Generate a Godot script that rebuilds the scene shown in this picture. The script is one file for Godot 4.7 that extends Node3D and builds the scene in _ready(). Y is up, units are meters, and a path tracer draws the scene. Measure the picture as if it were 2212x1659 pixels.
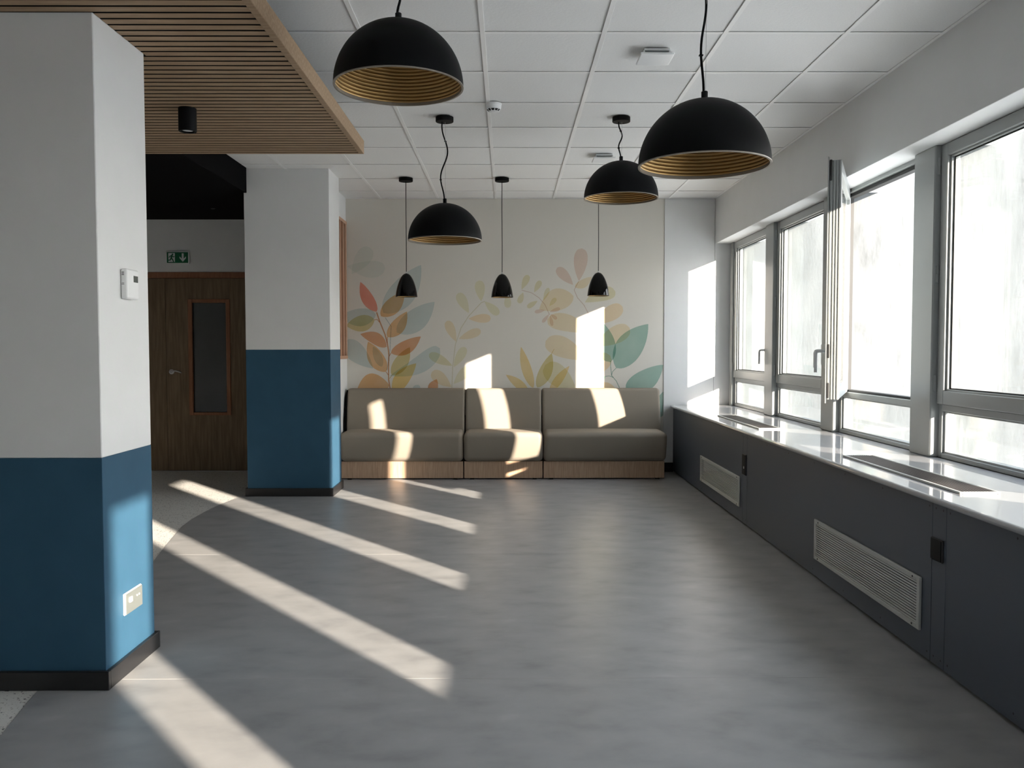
extends Node3D
# A waiting lounge with a mural, a banquette, pendant lamps and a long window counter.

const CEIL := 2.854
const BACK := -8.84
const REAR := 2.45
const RIGHT := 2.163
const POSTS := [-7.33, -5.95, -4.572, -3.19, -1.81, -0.43, 0.95, 2.33]
const COUNTER := 0.705

const SUN := 5.8
const SKY := 2.35

const FRONT_GRILLES := [[-7.52, -6.245, "silver slatted air grille in the casing front near the banquette"], [-4.70, -3.485, "silver slatted air grille in the casing front below the fourth window"], [-1.92, -0.705, "silver slatted air grille in the casing front further along the counter"]]
const TOP_GRILLES := [[-7.37, -6.15, "flat metal bar grille in the worktop near the end wall"], [-4.60, -3.40, "flat metal bar grille in the worktop below the open window"], [-1.82, -0.62, "flat metal bar grille in the worktop further along the counter"]]
const LEAF_TINTS := [[1.00,0.46,0.38], [0.93,0.62,0.36], [0.88,0.53,0.34], [0.82,0.74,0.44], [1.00,0.77,0.36], [0.73,0.83,0.86], [0.97,0.87,0.68], [0.93,0.92,0.74], [0.92,0.78,0.72], [0.47,0.67,0.62], [0.97,0.80,0.48], [1.00,0.86,0.66], [0.62,0.92,0.80], [0.90,0.94,0.93], [0.90,0.87,0.66]]
const LEAVES := [
	[13,1,-162.6,207.6,-143.1,234.9,20.4,0.0], [13,1,-167.4,215.7,-127.9,213.3,21.4,1.9], [5,0,-130.1,167.1,-90.5,216.9,24.3,2.9], [5,0,-116.2,146.8,-76.5,178.6,20.4,2.4],
	[5,0,-137.9,165.2,-175.1,163.3,16.5,-1.9], [5,1,-141.2,109.1,-171.0,137.2,24.3,0.0], [5,0,-132.0,111.0,-141.0,132.3,7.8,0.0], [5,1,-123.8,101.3,-71.3,130.3,22.3,4.9],
	[5,1,-93.4,82.8,-97.2,91.5,9.7,0.0], [8,1,74.2,200.3,77.1,234.2,17.5,0.0], [8,1,68.2,196.3,51.4,214.0,12.6,0.0], [6,0,70.1,194.0,87.5,204.6,7.8,1.5],
	[6,0,68.7,184.4,32.9,170.9,20.4,2.9], [14,1,80.7,178.1,112.4,189.2,18.4,-2.4], [11,1,88.7,155.4,119.9,173.7,19.4,0.0], [6,1,88.7,146.2,41.2,160.3,22.3,2.4],
	[6,1,90.7,132.6,127.5,151.5,22.3,0.0], [6,1,83.0,117.6,39.6,138.0,26.2,1.5], [11,1,77.0,99.2,107.2,122.4,22.3,0.0], [14,1,72.4,83.6,39.3,112.8,27.2,0.0],
	[11,1,117.1,81.6,97.1,91.4,14.6,0.0], [7,1,-27.8,179.4,-29.9,200.8,12.6,0.0], [7,1,-40.9,167.1,-51.8,187.8,12.6,0.0], [7,1,-24.3,179.0,-9.4,165.4,10.7,0.0],
	[11,1,-41.0,161.1,-17.8,161.5,11.2,0.0], [6,1,-54.2,137.1,-63.7,158.9,11.6,0.0], [6,1,-51.5,140.0,-28.3,148.8,11.2,0.0], [7,1,-56.8,110.4,-44.6,131.3,11.6,0.0],
	[14,1,-58.3,111.9,-82.5,124.2,12.1,0.0], [6,1,-59.5,89.6,-79.6,105.6,15.5,0.0], [7,1,-56.9,93.0,-39.4,110.4,13.1,0.0], [7,1,-0.5,187.3,-0.0,172.3,8.7,0.0],
	[14,1,14.5,191.6,21.3,206.5,8.3,0.0], [14,1,27.6,188.7,34.3,200.5,7.3,0.0], [14,1,16.0,188.2,11.6,177.2,7.3,0.0], [14,1,31.0,179.6,20.3,172.8,6.3,0.0],
	[14,1,37.3,180.0,42.6,193.1,5.8,0.0], [14,1,43.6,174.3,50.3,182.5,5.8,0.0], [8,1,38.7,169.9,28.1,168.0,4.9,0.0], [8,1,43.1,165.6,36.1,157.1,4.4,0.0],
	[8,1,44.4,164.6,46.5,153.5,4.4,0.0], [8,1,44.8,165.6,51.3,160.7,4.4,0.0], [8,1,43.6,168.0,54.7,171.8,4.9,0.0], [0,0,-137.1,168.5,-153.8,199.4,11.2,-1.9],
	[1,0,-132.6,163.7,-107.8,189.3,14.6,1.5], [3,0,-139.4,159.9,-169.2,153.8,15.0,-1.0], [1,0,-126.0,142.0,-105.4,168.5,13.1,1.9], [2,0,-127.0,131.8,-154.2,145.1,11.2,2.9],
	[2,0,-122.3,125.2,-91.1,142.5,12.6,2.4], [1,0,-127.7,105.6,-146.3,137.2,15.0,-1.9], [3,0,-121.5,102.0,-102.7,131.3,13.1,1.0], [1,0,-124.4,91.6,-159.9,81.9,18.4,6.8],
	[4,0,-120.1,82.8,-96.1,114.4,14.1,-2.4], [2,0,-80.2,81.8,-74.6,97.8,9.2,-1.0], [10,0,26.5,88.5,13.7,131.7,9.2,-1.0], [3,0,30.9,89.0,46.0,124.9,12.1,1.5],
	[10,0,21.8,82.7,-2.0,102.4,8.3,1.0], [10,0,43.7,83.6,64.5,111.6,7.8,-0.5], [9,0,107.7,115.6,93.7,161.2,21.4,-1.5], [9,0,113.6,109.3,146.9,155.4,25.2,-1.9],
	[9,0,123.8,88.4,163.1,112.7,19.4,3.9], [12,0,74.8,88.5,102.5,100.6,12.1,1.9], [9,0,159.2,57.2,163.8,85.0,11.6,0.0]]
const STEMS := [
	[2,1.26,[-137.1,167.8, -134.2,158.9, -128.6,144.9, -126.5,137.1, -125.2,129.4, -124.6,123.1, -125.1,110.7, -125.1,97.9, -123.4,86.7]],
	[2,0.68,[-139.4,159.9, -136.5,160.3, -134.1,157.4]],
	[2,0.68,[-126.0,142.0, -126.5,136.2]],
	[2,0.68,[-122.3,125.2, -124.6,121.6]],
	[2,0.68,[-127.7,105.6, -125.3,102.2]],
	[3,0.58,[-121.5,102.0, -124.3,98.4]],
	[7,0.63,[-58.9,87.6, -57.8,111.2, -55.0,134.0, -48.9,151.5, -41.0,163.7, -27.8,177.7, -24.2,179.1]],
	[8,0.58,[14.5,190.7, 24.7,188.1, 32.6,182.8, 38.7,175.9, 43.6,165.1]],
	[8,0.63,[74.0,199.8, 69.3,190.9, 72.8,182.9, 79.7,175.1, 84.8,165.2, 88.2,153.3, 89.8,140.4, 88.7,130.5, 82.9,119.5, 77.0,105.6, 74.0,87.5]],
	[9,0.73,[118.1,86.5, 113.9,95.6, 108.8,101.6, 107.8,110.5, 107.7,116.6]],
	[9,0.68,[113.6,109.3, 109.7,105.4, 108.8,101.6]],
	[9,0.68,[102.5,100.6, 106.3,101.1, 110.7,99.6]],
	[5,0.78,[-128.2,162.3, -122.0,153.1, -123.6,126.5, -126.7,107.1]],
	[10,0.49,[46.0,124.9, 48.5,129.3]]]

var used := {}
var mats := {}
var noise_tex := {}

# ---------------------------------------------------------------- mesh building
class Shape:
	var v := PackedVector3Array()
	var n := PackedVector3Array()
	var uv := PackedVector2Array()
	func tri(a: Vector3, b: Vector3, c: Vector3, na: Vector3, nb: Vector3, nc: Vector3) -> void:
		var face := (b - a).cross(c - a)
		if face.length_squared() < 1e-16:
			return
		if face.dot(na + nb + nc) > 0.0:
			v.append_array([a, c, b]); n.append_array([na, nc, nb])
		else:
			v.append_array([a, b, c]); n.append_array([na, nb, nc])
	func quad(a: Vector3, b: Vector3, c: Vector3, d: Vector3, nn: Vector3) -> void:
		tri(a, b, c, nn, nn, nn); tri(a, c, d, nn, nn, nn)
	func patch(a: Vector3, b: Vector3, c: Vector3, d: Vector3, na: Vector3, nb: Vector3, nc: Vector3, nd: Vector3) -> void:
		tri(a, b, c, na, nb, nc); tri(a, c, d, na, nc, nd)
	func box(c: Vector3, s: Vector3, ch := 0.0) -> Shape:
		var h := s * 0.5
		ch = minf(ch, minf(h.x, minf(h.y, h.z)) * 0.8)
		var e := Vector3(h.x - ch, h.y - ch, h.z - ch)
		for ax in 3:
			var b1 := (ax + 1) % 3
			var b2 := (ax + 2) % 3
			for sg: float in [-1.0, 1.0]:
				var nn := Vector3.ZERO; nn[ax] = sg
				var q := []
				for k: Array in [[-1.0, -1.0], [1.0, -1.0], [1.0, 1.0], [-1.0, 1.0]]:
					var p := Vector3.ZERO; p[ax] = sg * h[ax]; p[b1] = k[0] * e[b1]; p[b2] = k[1] * e[b2]
					q.append(c + p)
				quad(q[0], q[1], q[2], q[3], nn)
		if ch <= 0.0:
			return self
		for ax in 3:
			var b1 := (ax + 1) % 3
			var b2 := (ax + 2) % 3
			for s1: float in [-1.0, 1.0]:
				for s2: float in [-1.0, 1.0]:
					var nn := Vector3.ZERO; nn[b1] = s1; nn[b2] = s2; nn = nn.normalized()
					var q := []
					for k: Array in [[-1.0, 0], [1.0, 0], [1.0, 1], [-1.0, 1]]:
						var p := Vector3.ZERO; p[ax] = k[0] * e[ax]
						p[b1] = s1 * (h[b1] if k[1] == 0 else e[b1]); p[b2] = s2 * (e[b2] if k[1] == 0 else h[b2])
						q.append(c + p)
					quad(q[0], q[1], q[2], q[3], nn)
		for sx: float in [-1.0, 1.0]:
			for sy: float in [-1.0, 1.0]:
				for sz: float in [-1.0, 1.0]:
					var nn := Vector3(sx, sy, sz).normalized()
					tri(c + Vector3(sx * h.x, sy * e.y, sz * e.z), c + Vector3(sx * e.x, sy * h.y, sz * e.z), c + Vector3(sx * e.x, sy * e.y, sz * h.z), nn, nn, nn)
		return self
	func span(a: Vector3, b: Vector3, ch := 0.0) -> Shape:
		return box((a + b) * 0.5, (b - a).abs(), ch)
	# a box with rounded edges; bend moves every point afterwards
	func soft(c: Vector3, s: Vector3, r: float, seg: int, bend: Variant = null) -> Shape:
		var h := s * 0.5
		var inner := h - Vector3(r, r, r)
		var put := func(p: Vector3) -> Vector3:
			var q := p.clamp(-inner, inner)
			var d := p - q
			var o := q + (d.normalized() * r if d.length() > 1e-6 else Vector3.ZERO)
			return bend.call(c + o) if bend != null else c + o
		var ticks := func(half: float) -> Array:
			var out := []
			for i in 5:
				out.append(-half + r * (1.0 - cos(i * PI / 8.0)) if i < 4 else -half + r)
			for i in range(1, seg):
				out.append(lerpf(-half + r, half - r, float(i) / seg))
			for i in 5:
				out.append(half - r if i == 0 else half - r * (1.0 - cos((4 - i) * PI / 8.0)))
			return out
		for ax in 3:
			var b1 := (ax + 1) % 3
			var b2 := (ax + 2) % 3
			var u: Array = ticks.call(h[b1])
			var w: Array = ticks.call(h[b2])
			for sg: float in [-1.0, 1.0]:
				var grid := []
				for i in u.size():
					var row := []
					for j in w.size():
						var p := Vector3.ZERO; p[ax] = sg * h[ax]; p[b1] = u[i]; p[b2] = w[j]
						row.append(put.call(p))
					grid.append(row)
				var out := Vector3.ZERO; out[ax] = sg
				var norms := []
				for i in u.size():
					var row := []
					for j in w.size():
						var p := Vector3.ZERO; p[ax] = sg * h[ax]; p[b1] = u[i]; p[b2] = w[j]
						var d := p - p.clamp(-inner, inner)
						var nn := d.normalized() if d.length() > 1e-6 else out
						if bend != null:
							var t1 := nn.cross(Vector3.UP if absf(nn.y) < 0.9 else Vector3.RIGHT).normalized()
							var t2 := nn.cross(t1)
							var o: Vector3 = c + p.clamp(-inner, inner) + nn * r
							var p0: Vector3 = bend.call(o)
							var m: Vector3 = (bend.call(o + t1 * 0.002) - p0).cross(bend.call(o + t2 * 0.002) - p0).normalized()
							nn = m if m.dot(nn) > 0.0 else -m
						row.append(nn)
					norms.append(row)
				for i in u.size() - 1:
					for j in w.size() - 1:
						patch(grid[i][j], grid[i + 1][j], grid[i + 1][j + 1], grid[i][j + 1], norms[i][j], norms[i + 1][j], norms[i + 1][j + 1], norms[i][j + 1])
		return self
	# profile points are (radius, height); corners sharper than 40 degrees stay sharp
	func lathe(c: Vector3, prof: PackedVector2Array, seg := 48, from := 0.0, to := TAU) -> Shape:
		var k := prof.size()
		var dirs := []
		for i in k - 1:
			var d := (prof[i + 1] - prof[i]).normalized()
			dirs.append(Vector2(d.y, -d.x))
		for i in k - 1:
			var n0: Vector2 = dirs[i]
			var n1: Vector2 = dirs[i]
			if i > 0 and n0.dot(dirs[i - 1]) > 0.76:
				n0 = (n0 + dirs[i - 1]).normalized()
			if i < k - 2 and n1.dot(dirs[i + 1]) > 0.76:
				n1 = (n1 + dirs[i + 1]).normalized()
			for j in seg:
				var a0 := lerpf(from, to, float(j) / seg)
				var a1 := lerpf(from, to, float(j + 1) / seg)
				var r0 := Vector3(cos(a0), 0, sin(a0))
				var r1 := Vector3(cos(a1), 0, sin(a1))
				var up := Vector3.UP
				patch(c + r0 * prof[i].x + up * prof[i].y, c + r1 * prof[i].x + up * prof[i].y, c + r1 * prof[i + 1].x + up * prof[i + 1].y, c + r0 * prof[i + 1].x + up * prof[i + 1].y,
					r0 * n0.x + up * n0.y, r1 * n0.x + up * n0.y, r1 * n1.x + up * n1.y, r0 * n1.x + up * n1.y)
		return self
	func tube(pts: Array, r: float, seg := 8) -> Shape:
		var rings := []
		var norms := []
		for i in pts.size():
			var d: Vector3 = (pts[mini(i + 1, pts.size() - 1)] - pts[maxi(i - 1, 0)]).normalized()
			var a := d.cross(Vector3(0.31, 0.2, 0.93)).normalized()
			var b := d.cross(a)
			var ring := []
			var nr := []
			for j in seg:
				var t := TAU * j / seg
				var o := a * cos(t) + b * sin(t)
				ring.append(pts[i] + o * r); nr.append(o)
			rings.append(ring); norms.append(nr)
		for i in pts.size() - 1:
			for j in seg:
				var q := (j + 1) % seg
				patch(rings[i][j], rings[i][q], rings[i + 1][q], rings[i + 1][j], norms[i][j], norms[i][q], norms[i + 1][q], norms[i + 1][j])
		for e: int in [0, pts.size() - 1]:
			var d: Vector3 = (pts[0] - pts[1]).normalized() if e == 0 else (pts[-1] - pts[-2]).normalized()
			for j in seg:
				tri(pts[e], rings[e][j], rings[e][(j + 1) % seg], d, d, d)
		return self
	# a flat outline given a thickness: at(p, d) places outline point p at depth d
	func prism(poly: PackedVector2Array, at: Callable, d0: float, d1: float) -> Shape:
		var ix := Geometry2D.triangulate_polygon(poly)
		var axis: Vector3 = (at.call(poly[0], d1) - at.call(poly[0], d0)).normalized()
		for i in range(0, ix.size(), 3):
			tri(at.call(poly[ix[i]], d1), at.call(poly[ix[i + 1]], d1), at.call(poly[ix[i + 2]], d1), axis, axis, axis)
			tri(at.call(poly[ix[i]], d0), at.call(poly[ix[i + 1]], d0), at.call(poly[ix[i + 2]], d0), -axis, -axis, -axis)
		var cw := 1.0 if Geometry2D.is_polygon_clockwise(poly) else -1.0
		for i in poly.size():
			var p := poly[i]
			var q := poly[(i + 1) % poly.size()]
			var s := (q - p).normalized()
			var o := Vector2(-s.y, s.x) * cw
			var nn: Vector3 = (at.call(p + o, d0) - at.call(p, d0)).normalized()
			quad(at.call(p, d0), at.call(q, d0), at.call(q, d1), at.call(p, d1), nn)
		return self
	func mesh() -> ArrayMesh:
		var a := []
		a.resize(Mesh.ARRAY_MAX)
		a[Mesh.ARRAY_VERTEX] = v
		a[Mesh.ARRAY_NORMAL] = n
		if uv.size() == v.size():
			a[Mesh.ARRAY_TEX_UV] = uv
		var m := ArrayMesh.new()
		m.add_surface_from_arrays(Mesh.PRIMITIVE_TRIANGLES, a)
		return m

func sh() -> Shape:
	return Shape.new()

# ---------------------------------------------------------------- nodes
func numbered(called: String) -> String:
	used[called] = used.get(called, -1) + 1
	return called if used[called] == 0 else "%s_%03d" % [called, used[called]]

func part(parent: Node, called: String, shape: Variant, m: Material, at := Transform3D()) -> MeshInstance3D:
	var o := MeshInstance3D.new()
	o.name = called
	o.mesh = shape if shape is Mesh else shape.mesh()
	o.material_override = m
	o.transform = at
	parent.add_child(o, true)
	return o

func thing(called: String, label: String, category: String, at := Vector3.ZERO, group := "") -> Node3D:
	var o := Node3D.new()
	o.name = numbered(called)
	o.position = at
	add_child(o)
	tag(o, label, category, group)
	return o

func tag(o: Node, label: String, category: String, group := "") -> void:
	o.set_meta("label", label)
	o.set_meta("category", category)
	if group:
		o.set_meta("group", group)

func structure(called: String, label: String, category: String) -> Node3D:
	var o := Node3D.new()
	o.name = called
	add_child(o)
	o.set_meta("kind", "structure")
	tag(o, label, category)
	return o

# ---------------------------------------------------------------- materials
func noise(key: String, freq: float, octaves: int, size: int, stops: Array, kind := FastNoiseLite.TYPE_SIMPLEX_SMOOTH) -> NoiseTexture2D:
	if noise_tex.has(key):
		return noise_tex[key]
	var f := FastNoiseLite.new()
	f.seed = hash(key) % 10000
	f.noise_type = kind
	f.frequency = freq
	f.fractal_type = FastNoiseLite.FRACTAL_FBM
	f.fractal_octaves = octaves
	var t := NoiseTexture2D.new()
	t.width = size
	t.height = size
	t.seamless = true
	t.noise = f
	if stops:
		var g := Gradient.new()
		var off := PackedFloat32Array()
		var col := PackedColorArray()
		for s: Array in stops:
			off.append(s[0]); col.append(s[1])
		g.offsets = off
		g.colors = col
		t.color_ramp = g
	noise_tex[key] = t
	return t

func grey(x: float) -> Color:
	return Color(x, x, x)

func plain(key: String, c: Color, rough := 0.6, metal := 0.0, spec := 0.5) -> StandardMaterial3D:
	if mats.has(key):
		return mats[key]
	var m := StandardMaterial3D.new()
	m.resource_name = key
	m.albedo_color = c
	m.roughness = rough
	m.metallic = metal
	m.metallic_specular = spec
	mats[key] = m
	return m

func textured(key: String, tex: Texture2D, scale: Vector3, rough := 0.6, tint := Color.WHITE, spec := 0.5) -> StandardMaterial3D:
	var m := plain(key, tint, rough, 0.0, spec)
	m.albedo_texture = tex
	m.uv1_triplanar = true
	m.uv1_world_triplanar = true
	m.uv1_scale = scale
	return m

func relief(m: StandardMaterial3D, tex: Texture2D, cm: float) -> StandardMaterial3D:
	m.heightmap_enabled = true
	m.heightmap_texture = tex
	m.heightmap_scale = cm
	return m

func lin(r: float, g: float, b: float) -> Color:
	return Color(r, g, b).linear_to_srgb()

func make_materials() -> void:
	var flat_noise := noise("fine grain", 0.08, 3, 256, [])
	relief(textured("white paint", noise("paint mottle", 0.02, 3, 256, [[0.0, lin(0.725, 0.73, 0.725)], [1.0, lin(0.745, 0.75, 0.745)]]), Vector3(0.8, 0.8, 0.8), 0.55, Color.WHITE, 0.35), flat_noise, 0.03)
	relief(textured("blue paint", noise("blue mottle", 0.02, 3, 256, [[0.0, lin(0.029, 0.082, 0.135)], [1.0, lin(0.034, 0.092, 0.150)]]), Vector3(0.8, 0.8, 0.8), 0.6, Color.WHITE, 0.3), flat_noise, 0.03)
	relief(textured("ceiling tile", noise("tile speckle", 0.2, 3, 256, [[0.0, lin(0.80, 0.80, 0.79)], [0.5, lin(0.84, 0.84, 0.83)], [1.0, lin(0.86, 0.86, 0.85)]]), Vector3(2.0, 2.0, 2.0), 0.9, Color.WHITE, 0.2), flat_noise, 0.05)
	plain("tee white", lin(0.88, 0.88, 0.87), 0.4)
	plain("dark ceiling", lin(0.004, 0.004, 0.0045), 0.8, 0.0, 0.15)
	textured("vinyl", noise("vinyl cloud", 0.0045, 6, 1024, [[0.0, lin(0.245, 0.246, 0.246)], [0.3, lin(0.295, 0.295, 0.294)], [0.55, lin(0.325, 0.324, 0.322)], [0.8, lin(0.345, 0.343, 0.340)], [1.0, lin(0.385, 0.382, 0.378)]]), Vector3(0.62, 1.0, 0.95), 0.37, Color.WHITE, 0.52)
	plain("weld", lin(0.40, 0.39, 0.38), 0.4)
	textured("terrazzo", terrazzo(), Vector3(1.6, 1.6, 1.6), 0.45)
	plain("black skirting", lin(0.012, 0.012, 0.013), 0.35)
	textured("slat oak", noise("oak slat", 0.02, 5, 512, [[0.0, lin(0.31, 0.21, 0.128)], [0.5, lin(0.385, 0.268, 0.172)], [1.0, lin(0.46, 0.33, 0.22)]]), Vector3(0.35, 5.0, 5.0), 0.6, Color.WHITE, 0.3)
	textured("base oak", noise("oak base", 0.03, 5, 512, [[0.0, lin(0.36, 0.235, 0.150)], [0.5, lin(0.46, 0.31, 0.205)], [1.0, lin(0.53, 0.37, 0.25)]]), Vector3(4.0, 0.25, 4.0), 0.4, Color.WHITE, 0.4)
	textured("door oak", noise("oak door", 0.02, 5, 512, [[0.0, lin(0.125, 0.085, 0.048)], [0.5, lin(0.175, 0.12, 0.07)], [1.0, lin(0.23, 0.162, 0.098)]]), Vector3(2.6, 0.22, 2.6), 0.45, Color.WHITE, 0.4)
	textured("red timber", noise("red timber", 0.02, 5, 512, [[0.0, lin(0.22, 0.085, 0.035)], [1.0, lin(0.31, 0.130, 0.060)]]), Vector3(3.0, 0.4, 3.0), 0.45)
	textured("screen timber", noise("screen timber", 0.02, 4, 512, [[0.0, lin(0.46, 0.265, 0.17)], [1.0, lin(0.58, 0.36, 0.24)]]), Vector3(4.0, 0.4, 4.0), 0.5)
	relief(textured("fabric", noise("weave tone", 0.15, 4, 512, [[0.0, lin(0.235, 0.20, 0.160)], [0.5, lin(0.275, 0.238, 0.193)], [1.0, lin(0.315, 0.275, 0.226)]]), Vector3(3.0, 3.0, 3.0), 0.95, Color.WHITE, 0.15), noise("weave", 0.35, 2, 256, []), 0.06)
	plain("gap black", lin(0.006, 0.006, 0.006), 0.9, 0.0, 0.1)
	plain("window paint", lin(0.31, 0.325, 0.32), 0.32)
	plain("seal", lin(0.02, 0.02, 0.02), 0.7)
	plain("steel", lin(0.55, 0.55, 0.54), 0.35, 0.9)
	var glass := plain("glass", Color(0.86, 0.92, 0.9, 0.12), 0.02)
	glass.transparency = BaseMaterial3D.TRANSPARENCY_ALPHA
	var smoked := plain("door glass", Color(0.05, 0.055, 0.04, 0.55), 0.03)
	smoked.transparency = BaseMaterial3D.TRANSPARENCY_ALPHA
	relief(textured("concrete", noise("concrete", 0.004, 6, 1024, [[0.0, lin(0.072, 0.077, 0.081)], [0.35, lin(0.096, 0.103, 0.109)], [0.6, lin(0.102, 0.109, 0.115)], [1.0, lin(0.125, 0.133, 0.139)]]), Vector3(1.3, 0.45, 1.3), 0.9, Color.WHITE, 0.2), noise("concrete pits", 0.05, 4, 512, []), 0.15)
	plain("outdoor paving", lin(0.60, 0.585, 0.55), 0.9)
	var top := plain("worktop", lin(0.40, 0.405, 0.42), 0.30)
	top.clearcoat_enabled = true
	top.clearcoat = 0.9
	top.clearcoat_roughness = 0.045
	plain("casing", lin(0.086, 0.102, 0.130), 0.42)
	plain("grille grey", lin(0.58, 0.59, 0.56), 0.4, 0.1)
	plain("zinc sheet", lin(0.30, 0.31, 0.31), 0.55, 0.2)
	plain("insect mesh", lin(0.025, 0.025, 0.025), 0.8)
	plain("bar metal", lin(0.11, 0.097, 0.092), 0.4, 0.2)
	plain("screw", lin(0.04, 0.04, 0.045), 0.4, 0.5)
	plain("black plastic", lin(0.005, 0.006, 0.007), 0.5, 0.0, 0.3)
	plain("black matt", lin(0.0035, 0.004, 0.005), 0.6, 0.0, 0.24)
	plain("black gloss", lin(0.002, 0.002, 0.002), 0.05, 0.0, 0.32)
	plain("gold", lin(0.42, 0.27, 0.11), 0.42, 0.85)
	plain("rim metal", lin(0.24, 0.21, 0.17), 0.4)
	plain("white plastic", lin(0.82, 0.83, 0.83), 0.35)
	plain("valve white", lin(0.90, 0.915, 0.92), 0.22)
	plain("screen grey", lin(0.07, 0.085, 0.08), 0.2)
	plain("sign green", lin(0.0, 0.12, 0.045), 0.35)
	plain("sign white", lin(0.70, 0.74, 0.74), 0.35)
	plain("brushed plate", lin(0.30, 0.32, 0.30), 0.4, 0.6)

func terrazzo() -> ImageTexture:
	var size := 1024
	var im := Image.create(size, size, false, Image.FORMAT_RGB8)
	im.fill(lin(0.72, 0.705, 0.66))
	var rng := RandomNumberGenerator.new()
	rng.seed = 7
	var tones := [lin(0.09, 0.09, 0.085), lin(0.16, 0.155, 0.145), lin(0.42, 0.39, 0.35), lin(0.74, 0.73, 0.68), lin(0.66, 0.64, 0.60)]
	for i in 4200:
		var c: Color = tones[rng.randi() % tones.size()]
		var cx := rng.randi() % size
		var cy := rng.randi() % size
		var r := 1.5 + 7.0 * pow(rng.randf(), 3.0)
		var sq := rng.randf_range(0.5, 1.0)
		var turn := rng.randf() * PI
		var k := int(r) + 1
		for y in range(-k, k + 1):
			for x in range(-k, k + 1):
				var a := x * cos(turn) + y * sin(turn)
				var b := (-x * sin(turn) + y * cos(turn)) / sq
				if absf(a) + absf(b) * 0.8 < r * 1.15 and a * a + b * b < r * r:
					im.set_pixel(posmod(cx + x, size), posmod(cy + y, size), c)
	return ImageTexture.create_from_image(im)

# ---------------------------------------------------------------- the mural print
func mural_texture(x0: float, x1: float, y0: float, y1: float) -> ImageTexture:
	var w := 1536
	var h := int(w * (y1 - y0) / (x1 - x0))
	var s := w / ((x1 - x0) * 100.0)          # pixels for each centimetre of wall
	var data := PackedByteArray()
	data.resize(w * h * 3)
	var base := lin(0.70, 0.67, 0.605)
	var cloud := FastNoiseLite.new()
	cloud.seed = 11
	cloud.frequency = 0.004
	cloud.fractal_octaves = 3
	var b := [base.r * 255.0, base.g * 255.0, base.b * 255.0]
	var i := 0
	for y in h:
		for x in w:
			data[i] = int(b[0]); data[i + 1] = int(b[1]); data[i + 2] = int(b[2])
			i += 3
	for lf: Array in LEAVES:
		var p0 := Vector2((lf[2] - x0 * 100.0) * s, (y1 * 100.0 - lf[3]) * s)
		var p1 := Vector2((lf[4] - x0 * 100.0) * s, (y1 * 100.0 - lf[5]) * s)
		wash(data, w, h, leaf_outline(p0, p1, lf[6] * s, lf[7] * s, lf[1] == 1), LEAF_TINTS[lf[0]], cloud)
	for st: Array in STEMS:
		var pts := []
		var q: Array = st[2]
		for k in range(0, q.size(), 2):
			pts.append(Vector2((q[k] - x0 * 100.0) * s, (y1 * 100.0 - q[k + 1]) * s))
		var half: float = st[1] * s * 0.5
		var left := PackedVector2Array()
		var rightside := PackedVector2Array()
		for k in pts.size():
			var d: Vector2 = (pts[mini(k + 1, pts.size() - 1)] - pts[maxi(k - 1, 0)]).normalized()
			left.append(pts[k] + Vector2(-d.y, d.x) * half)
			rightside.append(pts[k] - Vector2(-d.y, d.x) * half)
		rightside.reverse()
		left.append_array(rightside)
		var t: Array = LEAF_TINTS[st[0]]
		wash(data, w, h, left, [t[0] * 0.86, t[1] * 0.84, t[2] * 0.84], cloud)
	return ImageTexture.create_from_image(Image.create_from_data(w, h, false, Image.FORMAT_RGB8, data))

func leaf_outline(p0: Vector2, p1: Vector2, width: float, bend: float, rounded: bool) -> PackedVector2Array:
	var d := p1 - p0
	var o := Vector2(-d.y, d.x).normalized()
	var a := PackedVector2Array()
	var c := PackedVector2Array()
	for k in 25:
		var t := k / 24.0
		var wd := 0.0
		if rounded:
			wd = pow(t, 0.95) * pow(1.0 - t, 0.48) / 0.49
		else:
			wd = pow(t, 0.72) * pow(1.0 - t, 0.95) / 0.285
		var axis := p0 + d * t + o * bend * sin(t * PI)
		a.append(axis + o * wd * width * 0.5)
		c.append(axis - o * wd * width * 0.5)
	c.reverse()
	a.append_array(c)
	return a

func wash(data: PackedByteArray, w: int, h: int, poly: PackedVector2Array, tint: Array, cloud: FastNoiseLite) -> void:
	var g := [pow(tint[0], 0.4545), pow(tint[1], 0.4545), pow(tint[2], 0.4545)]
	var lo := h
	var hi := 0
	for p in poly:
		lo = mini(lo, int(floor(p.y))); hi = maxi(hi, int(ceil(p.y)))
	for y in range(maxi(lo, 0), mini(hi + 1, h)):
		var cuts := []
		var yc := y + 0.5
		for k in poly.size():
			var p := poly[k]
			var q := poly[(k + 1) % poly.size()]
			if (p.y <= yc) != (q.y <= yc):
				cuts.append(p.x + (yc - p.y) / (q.y - p.y) * (q.x - p.x))
		cuts.sort()
		for k in range(0, cuts.size() - 1, 2):
			var from := maxi(0, int(round(cuts[k])))
			var to := mini(w, int(round(cuts[k + 1])))
			for x in range(from, to):
				var f := 1.0 + 0.16 * cloud.get_noise_2d(x * 1.7, y * 1.7)
				if x - from < 3 or to - x <= 3:
					f += 0.10
				var at := (y * w + x) * 3
				data[at] = int(data[at] * clampf(1.0 - (1.0 - g[0]) * f, 0.0, 1.0))
				data[at + 1] = int(data[at + 1] * clampf(1.0 - (1.0 - g[1]) * f, 0.0, 1.0))
				data[at + 2] = int(data[at + 2] * clampf(1.0 - (1.0 - g[2]) * f, 0.0, 1.0))

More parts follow.
